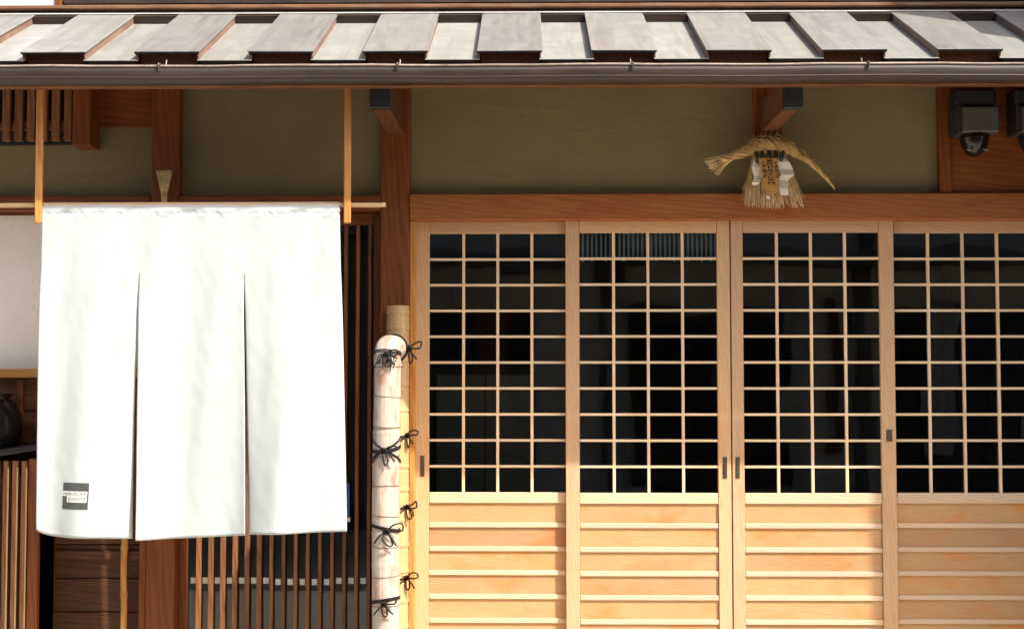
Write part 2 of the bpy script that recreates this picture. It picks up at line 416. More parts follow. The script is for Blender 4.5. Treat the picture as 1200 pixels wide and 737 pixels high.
# boarded panel at the right that carries the lamps
box('wall_panel', x_pan, XR, -0.03, 0.06, bt + 0.001, ZTOP, M['dark'], B, 0, 0.003)
box('panel_edge', x_pan - 0.004, x_pan + 0.05, -0.045, 0.05, bt + 0.001, ZTOP, M['dark'], B, 2, 0.003)
# plank beside the vent
box('wall_board', X(110, -0.02, 120), x_lp0 - 0.001, -0.02, 0.06, zb1, ZTOP, M['dark'], B, 0, 0.003)
box('wall_board', XL, X(110, -0.02, 120) - 0.003, 0.0, 0.06, zb1 + 0.002, ZTOP, M['dark'], B, 0, 0.003)
# lattice vent
vent = box('vent_rail', XL, X(107, -0.1, 130), -0.115, 0.0, Z(98, -0.1, 100), Z(98, -0.1, 100) + 0.07, M['dark'], B, 0)
xv1 = X(107, -0.13, 130)
k = 0
while True:
    xs = X(86, -0.13, 130) - 0.008 - k * 0.0575
    if xs < XL + 0.05: break
    box('vent_slat', xs - 0.036, xs, -0.13, -0.10, Z(165, -0.13, 100), Z(98, -0.1, 100) + 0.01, M['lattice'], vent, 2)
    k += 1
box('vent_crossbar', XL, xv1 - 0.09, -0.099, -0.06, Z(152, -0.1, 100), Z(142, -0.1, 100), M['lattice'], vent, 0)
box('vent_end_block', X(86, -0.13, 130), xv1, -0.14, 0.0, Z(171, -0.13, 100), Z(98, -0.1, 100) + 0.005, M['dark'], vent, 2, 0.003)
box('vent_back', XL, xv1 - 0.09, -0.04, 0.0, Z(165, -0.13, 100), Z(98, -0.1, 100), M['blackmetal'], vent, 2, 0)

# bracket arms from the posts to the eave, black caps on their ends
for pxc, px0, px1, post in ((445, 433, 457, (x_mp0, x_mp1)), (930, 919, 941, (x_rp0, x_rp1))):
    ya = -0.70
    xa0, xa1 = X(px0, ya, 112), X(px1, ya, 112); zc0 = Z(127, ya, pxc)
    arm = box('bracket_arm', xa0 + 0.004, xa1 - 0.004, ya + 0.03, -0.02, zc0 + 0.006, zc0 + 0.15, M['eave'], B, 1, 0.004)
    box('end_cap', xa0, xa1, ya, ya + 0.05, zc0, zc0 + 0.16, M['blackmetal'], arm, 2, 0.003)

# ---- eave and roof
YE, YT = -0.80, -0.06
ze, zt = Z(59.0, YE), Z(15.5, YT)
STEP = 0.037
slope = math.atan2(zt - ze, YT - YE); SL = math.hypot(zt - ze, YT - YE)
RX0, RX1 = XL - 0.35, XR + 0.15
ca, sa = math.cos(slope), math.sin(slope)
def RP(x, s, h):       # point on the roof: s metres up the slope from the eave, h above the caps' top plane
    return Vector((x, YE + s * ca - h * sa, ze + s * sa + h * ca))
def slab(name, x0, x1, s0, s1, h0, h1, mat, parent, grain=1, bev=0.0015):
    me = box_mesh(x1 - x0, s1 - s0, h1 - h0, mat, grain, bev)
    o = bpy.data.objects.new(name, me)
    _finish(o, parent, RP((x0 + x1) / 2, (s0 + s1) / 2, (h0 + h1) / 2))
    o.rotation_euler = (slope, 0, 0)
    return o
roof = empty('roof', (0, YE, ze), B)
slab('roof_deck', RX0, RX1, 0.07, SL + 0.05, -0.075, -STEP - 0.0055, M['eave'], roof, 0)
sp = 136.0 * (YE - CAM.y) / FPX; wcap = 78.0 * (YE - CAM.y) / FPX
xb0 = X(156.5, YE, 58)
k0 = -3
while xb0 + k0 * sp + wcap < RX0: k0 += 1
k = k0
rr = random.Random(3)
while xb0 + k * sp < RX1 - wcap:
    x0 = xb0 + k * sp; x1 = x0 + wcap
    j = rr.uniform(-0.004, 0.004)
    cap = slab('roof_cap', x0, x1, j, SL + 0.001, -0.006, 0.0, M['roofcap'], roof)
    cap.rotation_euler = (slope, rr.uniform(-0.006, 0.006), rr.uniform(-0.004, 0.004))
    slab('cap_lip', x0 + 0.002, x1 - 0.002, 0.004, 0.008, -0.013, -0.0062, M['blackmetal'], roof, 0, 0)
    for xe in (x0 + 0.005, x1 - 0.013):
        slab('batten_side', xe, xe + 0.008, 0.010, SL, -STEP - 0.004, -0.0065, M['roofside'], roof)
    slab('roof_batten', x0 + 0.015, x1 - 0.015, 0.035, SL, -STEP - 0.05, -0.0065, M['eave'], roof)
    g0, g1 = x1 - 0.0125, x0 + sp + 0.0125
    slab('roof_pan', g0, g1, rr.uniform(-0.002, 0.003), SL - 0.02, -STEP - 0.005, -STEP, M['roof'], roof)
    slab('ridge_gap_shade', x1 - 0.0045, x0 + sp + 0.0045, SL - 0.045, SL - 0.022, -STEP + 0.0005, -0.0004, M['roomwood'], roof, 0, 0)  # dark strip stands in for the shaded gap under the flashing
    slab('pan_lip', g0 + 0.014, g1 - 0.014, 0.004, 0.008, -STEP - 0.017, -STEP - 0.0052, M['blackmetal'], roof, 0, 0)
    k += 1
slab('ridge_flashing', RX0, RX1, SL - 0.012, SL + 0.07, 0.0012, 0.006, M['flash'], roof, 0)
# eave purlin whose lower edge shows under the gutter, rafters behind it
zf = Z(101.5, -0.74)
box('eave_board', RX0, RX1, -0.735, -0.70, zf, ze - 0.03, M['eave'], B, 0, 0.003)
box('eave_moulding', RX0, RX1, -0.745, -0.7352, zf + 0.001, zf + 0.014, M['lattice'], B, 0, 0.002)
box('fascia', RX0, RX1, -0.785, -0.75, Z(88, YE), ze - 0.055, M['eave'], B, 0, 0.003)
x = RX0 + 0.15
while x < RX1:
    slab('rafter', x, x + 0.045, 0.09, SL + 0.1, -0.135, -0.0755, M['eave'], B)
    x += 0.42
# gutter
YG = -0.845; RG = 0.048
zr = Z(76, YG - RG); zbot = Z(97, YG - 0.02)
hg = zr - zbot
prof = []
for i in range(15):
    a = math.pi * i / 14
    cx, cz = math.cos(a), math.sin(a)
    sx = math.copysign(abs(cx) ** 0.55, cx); sz = abs(cz) ** 0.7
    prof.append((YG - RG * sx, zr - hg * sz))
inner = [(YG + (y - YG) * 0.93, zr - (zr - z) * 0.94) for y, z in prof]
loop = prof + inner[::-1]
m = MB(); n = len(loop); nx = 40
vs = []; fs = []
for i in range(nx + 1):
    xx = RX0 + (RX1 - RX0) * i / nx
    sag = 0.0016 * math.sin(i * 0.9) + 0.001 * math.sin(i * 2.3)
    vs += [(xx, y, z + sag) for y, z in loop]
for i in range(nx):
    for q in range(n):
        r = (q + 1) % n
        fs.append((i * n + q, (i + 1) * n + q, (i + 1) * n + r, i * n + r))
fs.append(tuple(range(n))); fs.append(tuple(nx * n + q for q in range(n - 1, -1, -1)))
m.add(vs, fs)
gut = m.build('gutter', M['gutter'], B, smooth=False)
gut.data.polygons.foreach_set('use_smooth', [True] * len(gut.data.polygons))
m = MB(); m.tube([(RX0 + (RX1 - RX0) * i / nx, YG - RG, zr + 0.0016 * math.sin(i * 0.9) + 0.001 * math.sin(i * 2.3)) for i in range(nx + 1)], 0.0045, 8)
m.build('gutter_bead', M['gutterrim'], gut, smooth=True)
m = MB(); m.tube([(RX0 + (RX1 - RX0) * i / nx, YG - RG * 0.86, zbot + 0.021 + 0.0016 * math.sin(i * 0.9)) for i in range(nx + 1)], 0.004, 6)
m.build('gutter_fold', M['gutter'], gut, smooth=True)
for px in (-88, 190, 467, 740, 1014, 1290):
    xh = X(px, YG, 80); m = MB()
    pth = [(xh, -0.775, ze - 0.03), (xh, -0.80, zr + 0.012), (xh, YG, zr + 0.014), (xh, YG - RG - 0.004, zr + 0.008), (xh, YG - RG - 0.008, zr - 0.006), (xh, YG - RG * 0.95, zr - 0.022)]
    m.tube(smooth_path(pth, 4), 0.0035, 6)
    m.box(xh - 0.004, xh + 0.006, YG - RG - 0.010, YG - RG - 0.002, zr - 0.008, zr + 0.008)
    m.build('gutter_hanger', M['bronze'], gut)

# ---- upper storey
zs0, zs1 = zt + 0.024, Z(4.5, -0.07)
box('sill_board', RX0, RX1, -0.075, 0.06, zs0, zs1, M['sill'], B, 0, 0.003)
box('upper_wall', RX0, RX1, 0.0, 0.10, zs1 + 0.001, 5.4, M['dark'], B, 2, 0.002)
x = RX0 + 0.02
while x < RX1 - 0.3:                                      # upright wall boards of the upper storey
    wdt = rr.uniform(0.16, 0.22)
    box('upper_board', x, x + wdt - 0.006, -0.012, -0.0005, zs1 + 0.002, 5.4, M['boards'], B, 2, 0.002)
    x += wdt
box('upper_window', X(-90, -0.03, 5), X(66, -0.03, 5), -0.045, -0.013, zs1 + 0.004, zs1 + 1.1, M['whitepanel'], B, 2, 0.002)
box('upper_window_frame', X(66, -0.03, 5), X(74, -0.03, 5), -0.055, -0.013, zs1 + 0.003, zs1 + 1.1, M['dark'], B, 2, 0.002)
box('upper_rail', X(76, -0.03, 5), RX1, -0.05, -0.0125, zs1 + 0.012, zs1 + 0.045, M['roomwood'], B, 0, 0.002)

# ---- sides, back, ceiling, floor of the shop
box('side_wall', XL - 0.10, XL - 0.001, 0.0, 4.2, -0.02, 5.4, M['boards'], B, 2, 0)
box('side_wall', XR + 0.121, XR + 0.22, 0.0, 4.2, -0.02, 5.4, M['boards'], B, 2, 0)
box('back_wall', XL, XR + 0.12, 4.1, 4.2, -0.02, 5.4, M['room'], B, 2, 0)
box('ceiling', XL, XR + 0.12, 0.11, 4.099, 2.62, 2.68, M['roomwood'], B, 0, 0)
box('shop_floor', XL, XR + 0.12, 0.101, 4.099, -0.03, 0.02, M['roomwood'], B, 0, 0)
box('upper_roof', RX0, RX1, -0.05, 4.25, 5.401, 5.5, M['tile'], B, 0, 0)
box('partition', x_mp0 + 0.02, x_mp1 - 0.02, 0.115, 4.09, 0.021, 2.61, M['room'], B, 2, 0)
box('foundation', XL, XR + 0.12, -0.14, 0.10, -0.16, -0.021, M['stone'], B, 0, 0.006)

# ------------------------------------------------------------------ the four sliding doors
YF, YK = 0.0, 0.0305                     # faces of the front pair and of the back pair
x_j1 = X(487, -0.02, 430)
box('door_jamb', x_mp1 + 0.001, x_j1 - 0.002, -0.035, 0.08, -0.02, bb - 0.001, M['orange'], B, 2, 0.002)
zd_top = Z(258, YF) + 0.03
zg1, zg0 = Z(273, YF), Z(577.5, YF)     # glazed part
zm0 = Z(590, YF)
ZD0 = 0.03
box('door_sill', x_j1, XR, -0.05, 0.095, -0.019, ZD0 - 0.002, M['beam'], B, 0, 0.003)
box('door_head', x_j1, XR, -0.03, 0.095, zd_top + 0.002, bt - 0.01, M['dark'], B, 0, 0.002) if zd_top + 0.002 < bt - 0.02 else None

def handle(px, y0, y1, Y, parent, wpx=4.8):
    xc = X(px, Y, 545); hw = wpx * 0.5 / 251.0
    z1, z0 = Z(y0, Y), Z(y1, Y)
    pl = box('door_pull', xc - hw, xc + hw, Y - 0.004, Y + 0.004, z0, z1, M['bronze'], parent, 2, 0.0015)
    box('pull_recess', xc - hw * 0.55, xc + hw * 0.55, Y - 0.0052, Y + 0.002, z0 + 0.008, z1 - 0.008, M['bronze'], pl, 2, 0.001)

def door(label, Y, pa, pb_, pc, pd_, handles):
    """pa-pb left stile, pb-pc glazed bay, pc-pd right stile (photograph pixels at mid height)"""
    xa, xb, xc, xd = (X(p, Y, 430) for p in (pa, pb_, pc, pd_))
    D = empty('sliding_door', ((xa + xd) / 2, Y + 0.016, ZD0))
    tag(D, label, 'door', 'lattice sliding doors of the shop front')
    T = 0.029
    st = box('stile', xa, xb, Y, Y + T, ZD0, zd_top, M['hinoki'], D, 2, 0.002)
    st2 = box('stile', xc, xd, Y, Y + T, ZD0, zd_top, M['hinoki'], D, 2, 0.002)
    e = 0.0012
    box('top_rail', xb + e, xc - e, Y + 0.002, Y + T - 0.002, zg1, zd_top, M['hinoki'], D, 0, 0.002)
    box('lock_rail', xb + e, xc - e, Y + 0.002, Y + T - 0.002, zm0, zg0, M['slat'], D, 0, 0.002)
    # lattice: three uprights, nine cross bars, forty panes
    W = xc - xb; H = zg1 - zg0; b = 0.0132
    for i in (1, 2, 3):
        xm = xb + W * i / 4
        box('muntin', xm - b / 2, xm + b / 2, Y + 0.005, Y + 0.019, zg0, zg1, M['muntin'], D, 2, 0.0012)
    for j in range(1, 10):
        zm = zg0 + H * j / 10
        box('muntin', xb + e, xc - e, Y + 0.0035, Y + 0.0175, zm - 0.0059, zm + 0.0059, M['muntin'], D, 0, 0.0012)
    pm = box_mesh(W / 4 - 0.001, 0.003, H / 10 - 0.001, M['glass'], 0, 0)
    for i in range(4):
        for j in range(10):
            o = bpy.data.objects.new('pane', pm)
            o.rotation_euler = (rr.uniform(-0.004, 0.004), 0, rr.uniform(-0.004, 0.004))
            _finish(o, D, (xb + W * (i + 0.5) / 4, Y + 0.0215, zg0 + H * (j + 0.5) / 10))
    # lower boards and cross slats
    zb = ZD0 + 0.085
    box('bottom_rail', xb + e, xc - e, Y + 0.002, Y + T - 0.002, ZD0, zb, M['hinoki'], D, 0, 0.002)
    pitch = (Z(613, YF) - Z(725.5, YF)) / 4.0
    zs = Z(613, YF); edges = [zm0]
    while zs - 0.03 > zb + 0.04:
        box('cross_slat', xb + e, xc - e, Y + 0.003, Y + 0.021, zs - 0.023, zs, M['slat'], D, 0, 0.0025)
        edges += [zs, zs - 0.023]; zs -= pitch
    edges.append(zb)
    for q in range(0, len(edges), 2):
        box('panel_board', xb + e, xc - e, Y + 0.0112 + rr.uniform(0, 0.0012), Y + 0.022, edges[q + 1] - 0.004, edges[q] + 0.004, M['panel'], D, 0, 0.001)
    for h in handles:
        handle(h[0], h[1], h[2], Y, D, h[3] if len(h) > 3 else 4.8)
    return D
door('pale wooden lattice sliding door next to the bamboo wing fence', YK, 487, 503, 663.5, 680, [(495, 534, 558)])
door('pale wooden lattice sliding door with striped blind showing behind its top panes', YF, 663, 679, 841, 856, [(849.5, 535, 560)])
door('pale wooden lattice sliding door below the straw rope ornament, pull and lock on its stiles', YF, 857.5, 871.5, 1032, 1049, [(864.5, 535, 560), (1042.5, 503, 517, 7)])
door('pale wooden lattice sliding door below the two wall lamps', YK, 1033, 1049, 1212, 1228, [])
box('door_jamb', X(1228, YK) + 0.002, XR - 0.001, 0.0, 0.09, -0.018, bb - 0.001, M['hinoki'], B, 2, 0.002)

# row of pale upright slats inside, behind the second door
bl = empty('pale_slatting', (X(760, 0.05), 0.05, 0))
tag(bl, 'short blind of pale upright slats hanging inside behind the door glass', 'slatting')
zz1, zz0 = Z(266, 0.05), Z(306, 0.05)
xs = X(682, 0.05); k = 0
while xs < X(838, 0.05):
    box('slatting_strip', xs, xs + 0.011, 0.045, 0.051, zz0 + rr.uniform(-0.006, 0.006), zz1, M['whitepanel'], bl, 2, 0.001)
    xs += 0.0215; k += 1
box('slatting_rail', X(681.5, 0.05), X(839, 0.05), 0.0405, 0.0445, zz1 - 0.012, zz1 + 0.01, M['lattice'], bl, 0, 0.001)

# table in the shop, and a cabinet added for a reflection
def table(label, x0, x1, y0, y1, h):
    t = empty('table', ((x0 + x1) / 2, (y0 + y1) / 2, 0.02)); tag(t, label, 'table')
    box('table_top', x0, x1, y0, y1, h - 0.03, h, M['roomwood'], t, 0, 0.003)
    for xx in (x0 + 0.03, x1 - 0.08):
        for yy in (y0 + 0.03, y1 - 0.08):
            box('leg', xx, xx + 0.05, yy, yy + 0.05, 0.02, h - 0.0305, M['roomwood'], t, 2, 0.002)
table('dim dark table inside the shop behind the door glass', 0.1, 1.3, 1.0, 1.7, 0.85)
cb = empty('reflection_cabinet', (-0.2, 1.2, 0.02)); tag(cb, 'added cabinet with grey doors behind the first sliding door, standing for a reflection', 'cabinet')  # grey doors added in place of a reflection in the door glass
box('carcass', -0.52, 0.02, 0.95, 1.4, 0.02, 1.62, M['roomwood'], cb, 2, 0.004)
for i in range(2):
    box('reflection_panel', -0.505 + i * 0.262, -0.249 + i * 0.262, 0.93, 0.948, 0.10, 1.55, M['greypale'], cb, 2, 0.003)

# ------------------------------------------------------------------ left bay behind the curtain
# frosted window and its sill
xw1 = x_lp0 - 0.002
wz1, wz0 = lb, Z(432, 0.0, 100)
win = box('window_frame', XL, xw1, 0.02, 0.08, wz1 - 0.012, wz1 - 0.001, M['dark'], B, 0, 0.001)
box('window_screen', XL, xw1, 0.03, 0.045, wz0, wz1 - 0.0125, M['screen'], win, 0, 0)
box('window_sill', XL, xw1, -0.06, 0.08, Z(442.5, -0.06, 100), wz0 - 0.001, M['orange'], win, 0, 0.003)
# boards below
zq = Z(442.5, -0.06, 100) - 0.001
while zq > 0.05:
    hb = 0.155
    box('wall_board', XL, xw1, 0.0 + rr.uniform(0, 0.004), 0.05, max(0.0, zq - hb + 0.004), zq, M['boards'], B, 0, 0.003)
    zq -= hb
for px in (62, 24):
    box('wall_batten', X(px - 3.5, -0.02), X(px + 3.5, -0.02), -0.022, -0.0005, 0.0, Z(446, -0.02, 100), M['dark'], B, 2, 0.002)
box('wall_rail', XL, xw1, -0.015, -0.0006, Z(655, -0.01, 100), Z(645, -0.01, 100), M['boards'], B, 0, 0.002)
box('side_board', X(163.5, -0.03, 650), x_lp0 - 0.0005, -0.04, -0.0005, 0.0, lb - 0.02, M['dark'], B, 2, 0.003)

# dark glazed lattice door behind the curtain
Y = 0.03
LD = empty('lattice_door', (X(327, Y), Y, 0.0))
tag(LD, 'dark glazed door with upright wooden slats, behind the white curtain', 'door')
xa, xb = x_lp1 + 0.001, x_mp0 - 0.001
zl1 = lb - 0.001
box('stile', xa, X(219, Y, 650), Y, Y + 0.035, 0.0, zl1, M['dark'], LD, 2, 0.002)
box('stile', X(438, Y, 300), xb, Y, Y + 0.035, 0.0, zl1, M['dark'], LD, 2, 0.002)
g0, g1 = X(219, Y, 650) + 0.001, X(438, Y, 300) - 0.001
box('top_rail', g0, g1, Y + 0.001, Y + 0.034, Z(264, Y, 300), zl1, M['dark'], LD, 0, 0.002)
box('bottom_rail', g0, g1, Y + 0.001, Y + 0.034, 0.0, 0.11, M['dark'], LD, 0, 0.002)
gp = box('glass_pane', g0, g1, Y + 0.024, Y + 0.028, 0.1105, Z(264, Y, 300) - 0.001, M['glass'], LD, 2, 0)
pitch = 14.2 * (Y - CAM.y) / FPX
xs = X(232.3, Y, 680)
for i in range(15):
    xi = xs + i * pitch
    if xi + 0.012 < g1:
        ww = 0.0115 if i < 6 else 0.0085
        box('slat', xi - ww, xi + ww, Y - 0.004, Y + 0.018, 0.1105, Z(264, Y, 300) - 0.001, M['lattice'], LD, 2, 0.002)
    xm = xi - pitch / 2
    zmk = Z(680.0 + (1.5 if 7 <= i <= 11 else 0), Y + 0.02, 300)
    if xm > g0 + 0.012:
        box('glass_marker', xm - 0.0125, xm + 0.0125, Y + 0.0225, Y + 0.0238, zmk - 0.014, zmk + 0.014, M['marker'], gp, 0, 0)
# blue notice on the slats beside the curtain's edge
yb = Y - 0.009
nb = MB(); nb.box(X(388, yb), X(410.5, yb), yb, yb + 0.004, Z(606, yb, 400), Z(566, yb, 400), 0)
nb.box(X(388, yb), X(411.5, yb), yb - 0.0005, yb + 0.0035, Z(611, yb, 400), Z(606.2, yb, 400), 1)
tag(nb.build('notice', [M['blue'], M['marker']]), 'small blue and white notice on the dark slatted door beside the curtain', 'notice')

# lit upright pole with bindings, below the curtain's first slit
yp = -0.03
m = MB(); xp = X(146, yp, 680)
pts = []; rads = []
for i in range(61):
    z = 0.0 + i * (Z(560, yp, 146)) / 60
    pts.append((xp + 0.002 * math.sin(i * 0.3), yp - 0.012, z))
    r = 0.0155 + (0.0035 if i % 12 == 6 else 0.0)
    rads.append(r)
m.tube(pts, rads, 10)
tag(m.build('bamboo_pole', M['orange'], smooth=True), 'thin bamboo pole standing against the brown boards below the curtain slit', 'pole')

# slatted stand with a sloping dark lid, black jar on it
ys = -0.24
SD = empty('slatted_stand', (X(5, ys, 600), ys + 0.13, -0.05)); tag(SD, 'brown slatted stand with dark sloping lid under the frosted window', 'stand')
sx1 = X(46, ys, 600); sx0 = sx1 - 0.64
ztop = Z(545, ys, 20)
box('stand_back', sx0, sx1, ys + 0.016, ys + 0.21, -0.05, ztop - 0.05, M['boards'], SD, 2, 0.003)
i = 0; xs = X(32, ys, 600)
while xs - 0.028 > sx0:
    box('slat', xs - 0.024, xs, ys - 0.016, ys + 0.0155, -0.05, ztop + 0.02, M['lattice'], SD, 2, 0.002)
    box('slat_lit_edge', xs - 0.003, xs + 0.004, ys - 0.019, ys - 0.0165, -0.05, ztop - 0.01, M['rod'], SD, 2, 0.0008)  # pale strip paints sunlight onto the slat's edge
    xs -= 0.0415
box('corner_post', X(32, ys, 600) + 0.006, sx1, ys - 0.012, ys + 0.22, -0.05, ztop + 0.03, M['dark'], SD, 2, 0.003)
lid = box('stand_lid', sx0 - 0.02, sx1 + 0.02, ys - 0.03, ys + 0.23, ztop + 0.0, ztop + 0.028, M['lid'], SD, 0, 0.004)
lid.rotation_euler = (0, -math.radians(9), 0); lid.location.z += 0.02
def lathe(name, mat, c, prof_, seg=28, parent=None):
    m = MB(); vs = []; fs = []
    for r, z in prof_:
        for k in range(seg):
            a = 2 * math.pi * k / seg; vs.append((c[0] + r * math.cos(a), c[1] + r * math.sin(a), c[2] + z))
    for i in range(len(prof_) - 1):
        for k in range(seg):
            l = (k + 1) % seg; fs.append((i * seg + k, i * seg + l, (i + 1) * seg + l, (i + 1) * seg + k))
    fs.append(tuple(range(seg - 1, -1, -1))); fs.append(tuple((len(prof_) - 1) * seg + k for k in range(seg)))
    m.add(vs, fs); return m.build(name, mat, parent, smooth=True)
jx = X(-8, ys + 0.12, 490)
jar_z = ztop + 0.012
jar = lathe('jar', M['jar'], (jx, ys + 0.12, jar_z), [(0.07, 0), (0.115, 0.06), (0.132, 0.14), (0.125, 0.21), (0.10, 0.26), (0.075, 0.28), (0.08, 0.30), (0.092, 0.308), (0.07, 0.306), (0.06, 0.27), (0.001, 0.26)])
tag(jar, 'black glazed round jar standing on the slatted stand', 'jar')

# ------------------------------------------------------------------ noren: rod, hanging rods, curtain
YN = -0.60
zr_ = Z(240.5, YN, 250)
m = MB(); m.tube([(X(px, YN, 240), YN, zr_ + 0.0015 * math.sin(px * 0.01)) for px in range(-70, 453, 12)] + [(X(452, YN, 240), YN, zr_)], 0.0105, 12)
tag(m.build('curtain_rod', M['rod'], smooth=True), 'thin pale horizontal rod that carries the white curtain', 'rod')
for px, lab in ((46.5, 'upright cedar hanging rod from the eave beside the slatted vent'), (407.5, 'upright cedar hanging rod from the eave near the main post')):
    xh = X(px, YN - 0.02, 180)
    o = box('hanging_rod', xh - 0.0145, xh + 0.0145, YN - 0.032, YN - 0.0095, Z(262, YN - 0.02, px), 2.85, M['orange'], None, 2, 0.004)
    tag(o, lab, 'rod', 'rods that hang the curtain')

NR = empty('noren_curtain', (X(225, YN), YN, Z(630, YN, 225)))
tag(NR, 'white cotton shop curtain of three panels with a small dark square logo', 'curtain')
NV1 = 34; CLOTH = MB()
def cloth_panel(L, R, bot, idx, nu=56, nv=116):
    """L,R: (px at the top, at the slit start, at the hem); bot: function u -> hem pixel row"""
    m = MB(); vs = []; gs = []
    ytop = 238.5; yslit = 318.0
    rn = random.Random(idx * 5 + 1); ph = [rn.uniform(0, 6.28) for _ in range(6)]
    def edges(py, yb):
        if py < yslit:
            f = (py - ytop) / (yslit - ytop); return L[0] + (L[1] - L[0]) * f, R[0] + (R[1] - R[0]) * f
        f = (py - yslit) / (yb - yslit); fl = f ** 0.7
        return L[1] + (L[2] - L[1]) * fl, R[1] + (R[2] - R[1]) * fl
    def point(u, py, yb):
        l, r = edges(py, yb); t = (py - ytop) / (yb - ytop)
        base = P(l + (r - l) * u, py, YN); gx = base.x; d = 0.0
        dt = zr_ + 0.0125 - base.z                      # sleeve round the rod, then the cloth falls from its front
        sl = -0.0150 * math.sin(max(0.0, min(1.0, dt / 0.028)) * math.pi / 2)
        d += sl
        pk = math.exp(-((dt - 0.048) / 0.018) ** 2)     # puckers just under the sleeve seam
        d -= 0.0075 * pk * (noise.noise(Vector((gx * 22 + dt * 30, 3.1, dt * 14))) + 0.5 * noise.noise(Vector((gx * 60 - dt * 50, 7.0, dt * 30))))
        d += 0.0022 * math.exp(-((dt - 0.050) / 0.004) ** 2)
        q = t
        d += 0.020 * q * math.sin(u * 5.2 + ph[0] + 0.5 * math.sin(t * 3 + ph[1]))
        d += 0.008 * q * math.sin(u * 11.0 + ph[2] + t * 1.6)
        d += 0.009 * noise.noise(Vector((gx * 4.0 + 2.0 * t, idx * 3.0, t * 2.0))) * min(1, t * 4)
        # drag wrinkles running down from the ends of the rod
        d += 0.0045 * noise.noise(Vector(((u + t * 0.5) * 6, idx + 0.5, (t - u * 0.5) * 2))) * min(1, t * 6) * (1 - 0.5 * t)
        if py > yslit:                                  # slit edges roll a little
            ed = min(u if idx > 0 else 9, (1 - u) if idx < 2 else 9)
            d += 0.012 * q * math.exp(-ed / 0.05) * (1 if idx != 1 else -0.7)
        e = min(u if idx > 0 else 9, (1 - u) if idx < 2 else 9)     # one cloth above the slits
        k = max(0.0, 1 - e / 0.22); k = k * k * (3 - 2 * k) * max(0.0, min(1.0, (yslit + 45 - py) / 45.0))
        if (yb - py) / 277.0 < 0.012: d -= 0.0012       # turned hem
        d = d * (1 - k) + k * (sl + 0.0015)
        d += 0.0010 * noise.noise(Vector((gx * 24 + base.z * 7, 4.0, base.z * 12))) * max(0.0, min(1.0, dt / 0.05))   # small creases, the same field across the seams
        d -= 0.0035 * pk * (noise.noise(Vector((gx * 22 + dt * 30, 3.1, dt * 14))) + 0.5 * noise.noise(Vector((gx * 60 - dt * 50, 7.0, dt * 30)))) * k
        return Vector((base.x, YN + d, base.z))
    for j in range(nv + 1):
        for i in range(nu + 1):
            u = i / nu; yb = bot(u)
            py = ytop + (yslit - ytop) * (j / NV1) ** 1.3 if j <= NV1 else yslit + (yb - yslit) * (j - NV1) / (nv - NV1)
            p = point(u, py, yb)
            vs.append(p); gs.append((p.x, 0, p.z))
    fs = []
    for j in range(nv):
        for i in range(nu):
            a = j * (nu + 1) + i
            fs.append((a, a + nu + 1, a + nu + 2, a + 1))
    # the sleeve's back side: the cloth goes over the rod and down behind it
    n0 = len(vs); nb_ = 6
    for q in range(1, nb_ + 1):
        an = math.pi * q / nb_
        for i in range(nu + 1):
            tp = vs[i]
            vs.append(Vector((tp.x, YN + 0.016 * math.sin(an * 0.5) , zr_ + 0.0125 - 0.04 * max(0.0, (q - 2) / (nb_ - 2))))); gs.append((tp.x, 0, tp.z))
    for q in range(nb_):
        for i in range(nu):
            a = (i if q == 0 else n0 + (q - 1) * (nu + 1) + i); b = n0 + q * (nu + 1) + i
            fs.append((a, a + 1, b + 1, b))
    CLOTH.add(vs, fs, gs)
    def surf(px_, py_):
        yb = bot(0.5); l, r = edges(py_, yb)
        return point((px_ - l) / (r - l), py_, yb)
    return surf
def bot0(u): return 630.0 - 8.0 * math.exp(-u / 0.09) + 1.5 * u - 1.0
def bot1(u): return 632.0 - 6.0 * u ** 1.5
def bot2(u): return 626.0 - 3.5 * u
surf0 = cloth_panel((50.5, 49.0, 42.0), (162.5, 164.0, 155.5), bot0, 0)
cloth_panel((162.5, 164.0, 162.5), (284.5, 286.0, 289.5), bot1, 1)
cloth_panel((284.5, 286.0, 291.0), (398.5, 400.0, 406.5), bot2, 2)
p0 = CLOTH.build('cloth', M['cloth'], NR, smooth=True)
_bm = bmesh.new(); _bm.from_mesh(p0.data); bmesh.ops.remove_doubles(_bm, verts=_bm.verts, dist=0.0002); _bm.to_mesh(p0.data); _bm.free()
p0.data.polygons.foreach_set('use_smooth', [True] * len(p0.data.polygons))
md = p0.modifiers.new('thickness', 'SOLIDIFY'); md.thickness = 0.0010; md.offset = 0

def text_mesh(txt, size, extr=0.0, bold=0.0):
    cu = bpy.data.curves.new('t', 'FONT'); cu.body = txt; cu.size = size; cu.align_x = 'CENTER'; cu.align_y = 'CENTER'; cu.extrude = extr; cu.offset = bold
    o = bpy.data.objects.new('t', cu); COL.objects.link(o)
    bpy.context.view_layer.update()
    me = bpy.data.meshes.new_from_object(o.evaluated_get(bpy.context.evaluated_depsgraph_get()))
    bpy.data.objects.remove(o); bpy.data.curves.remove(cu)
    return me
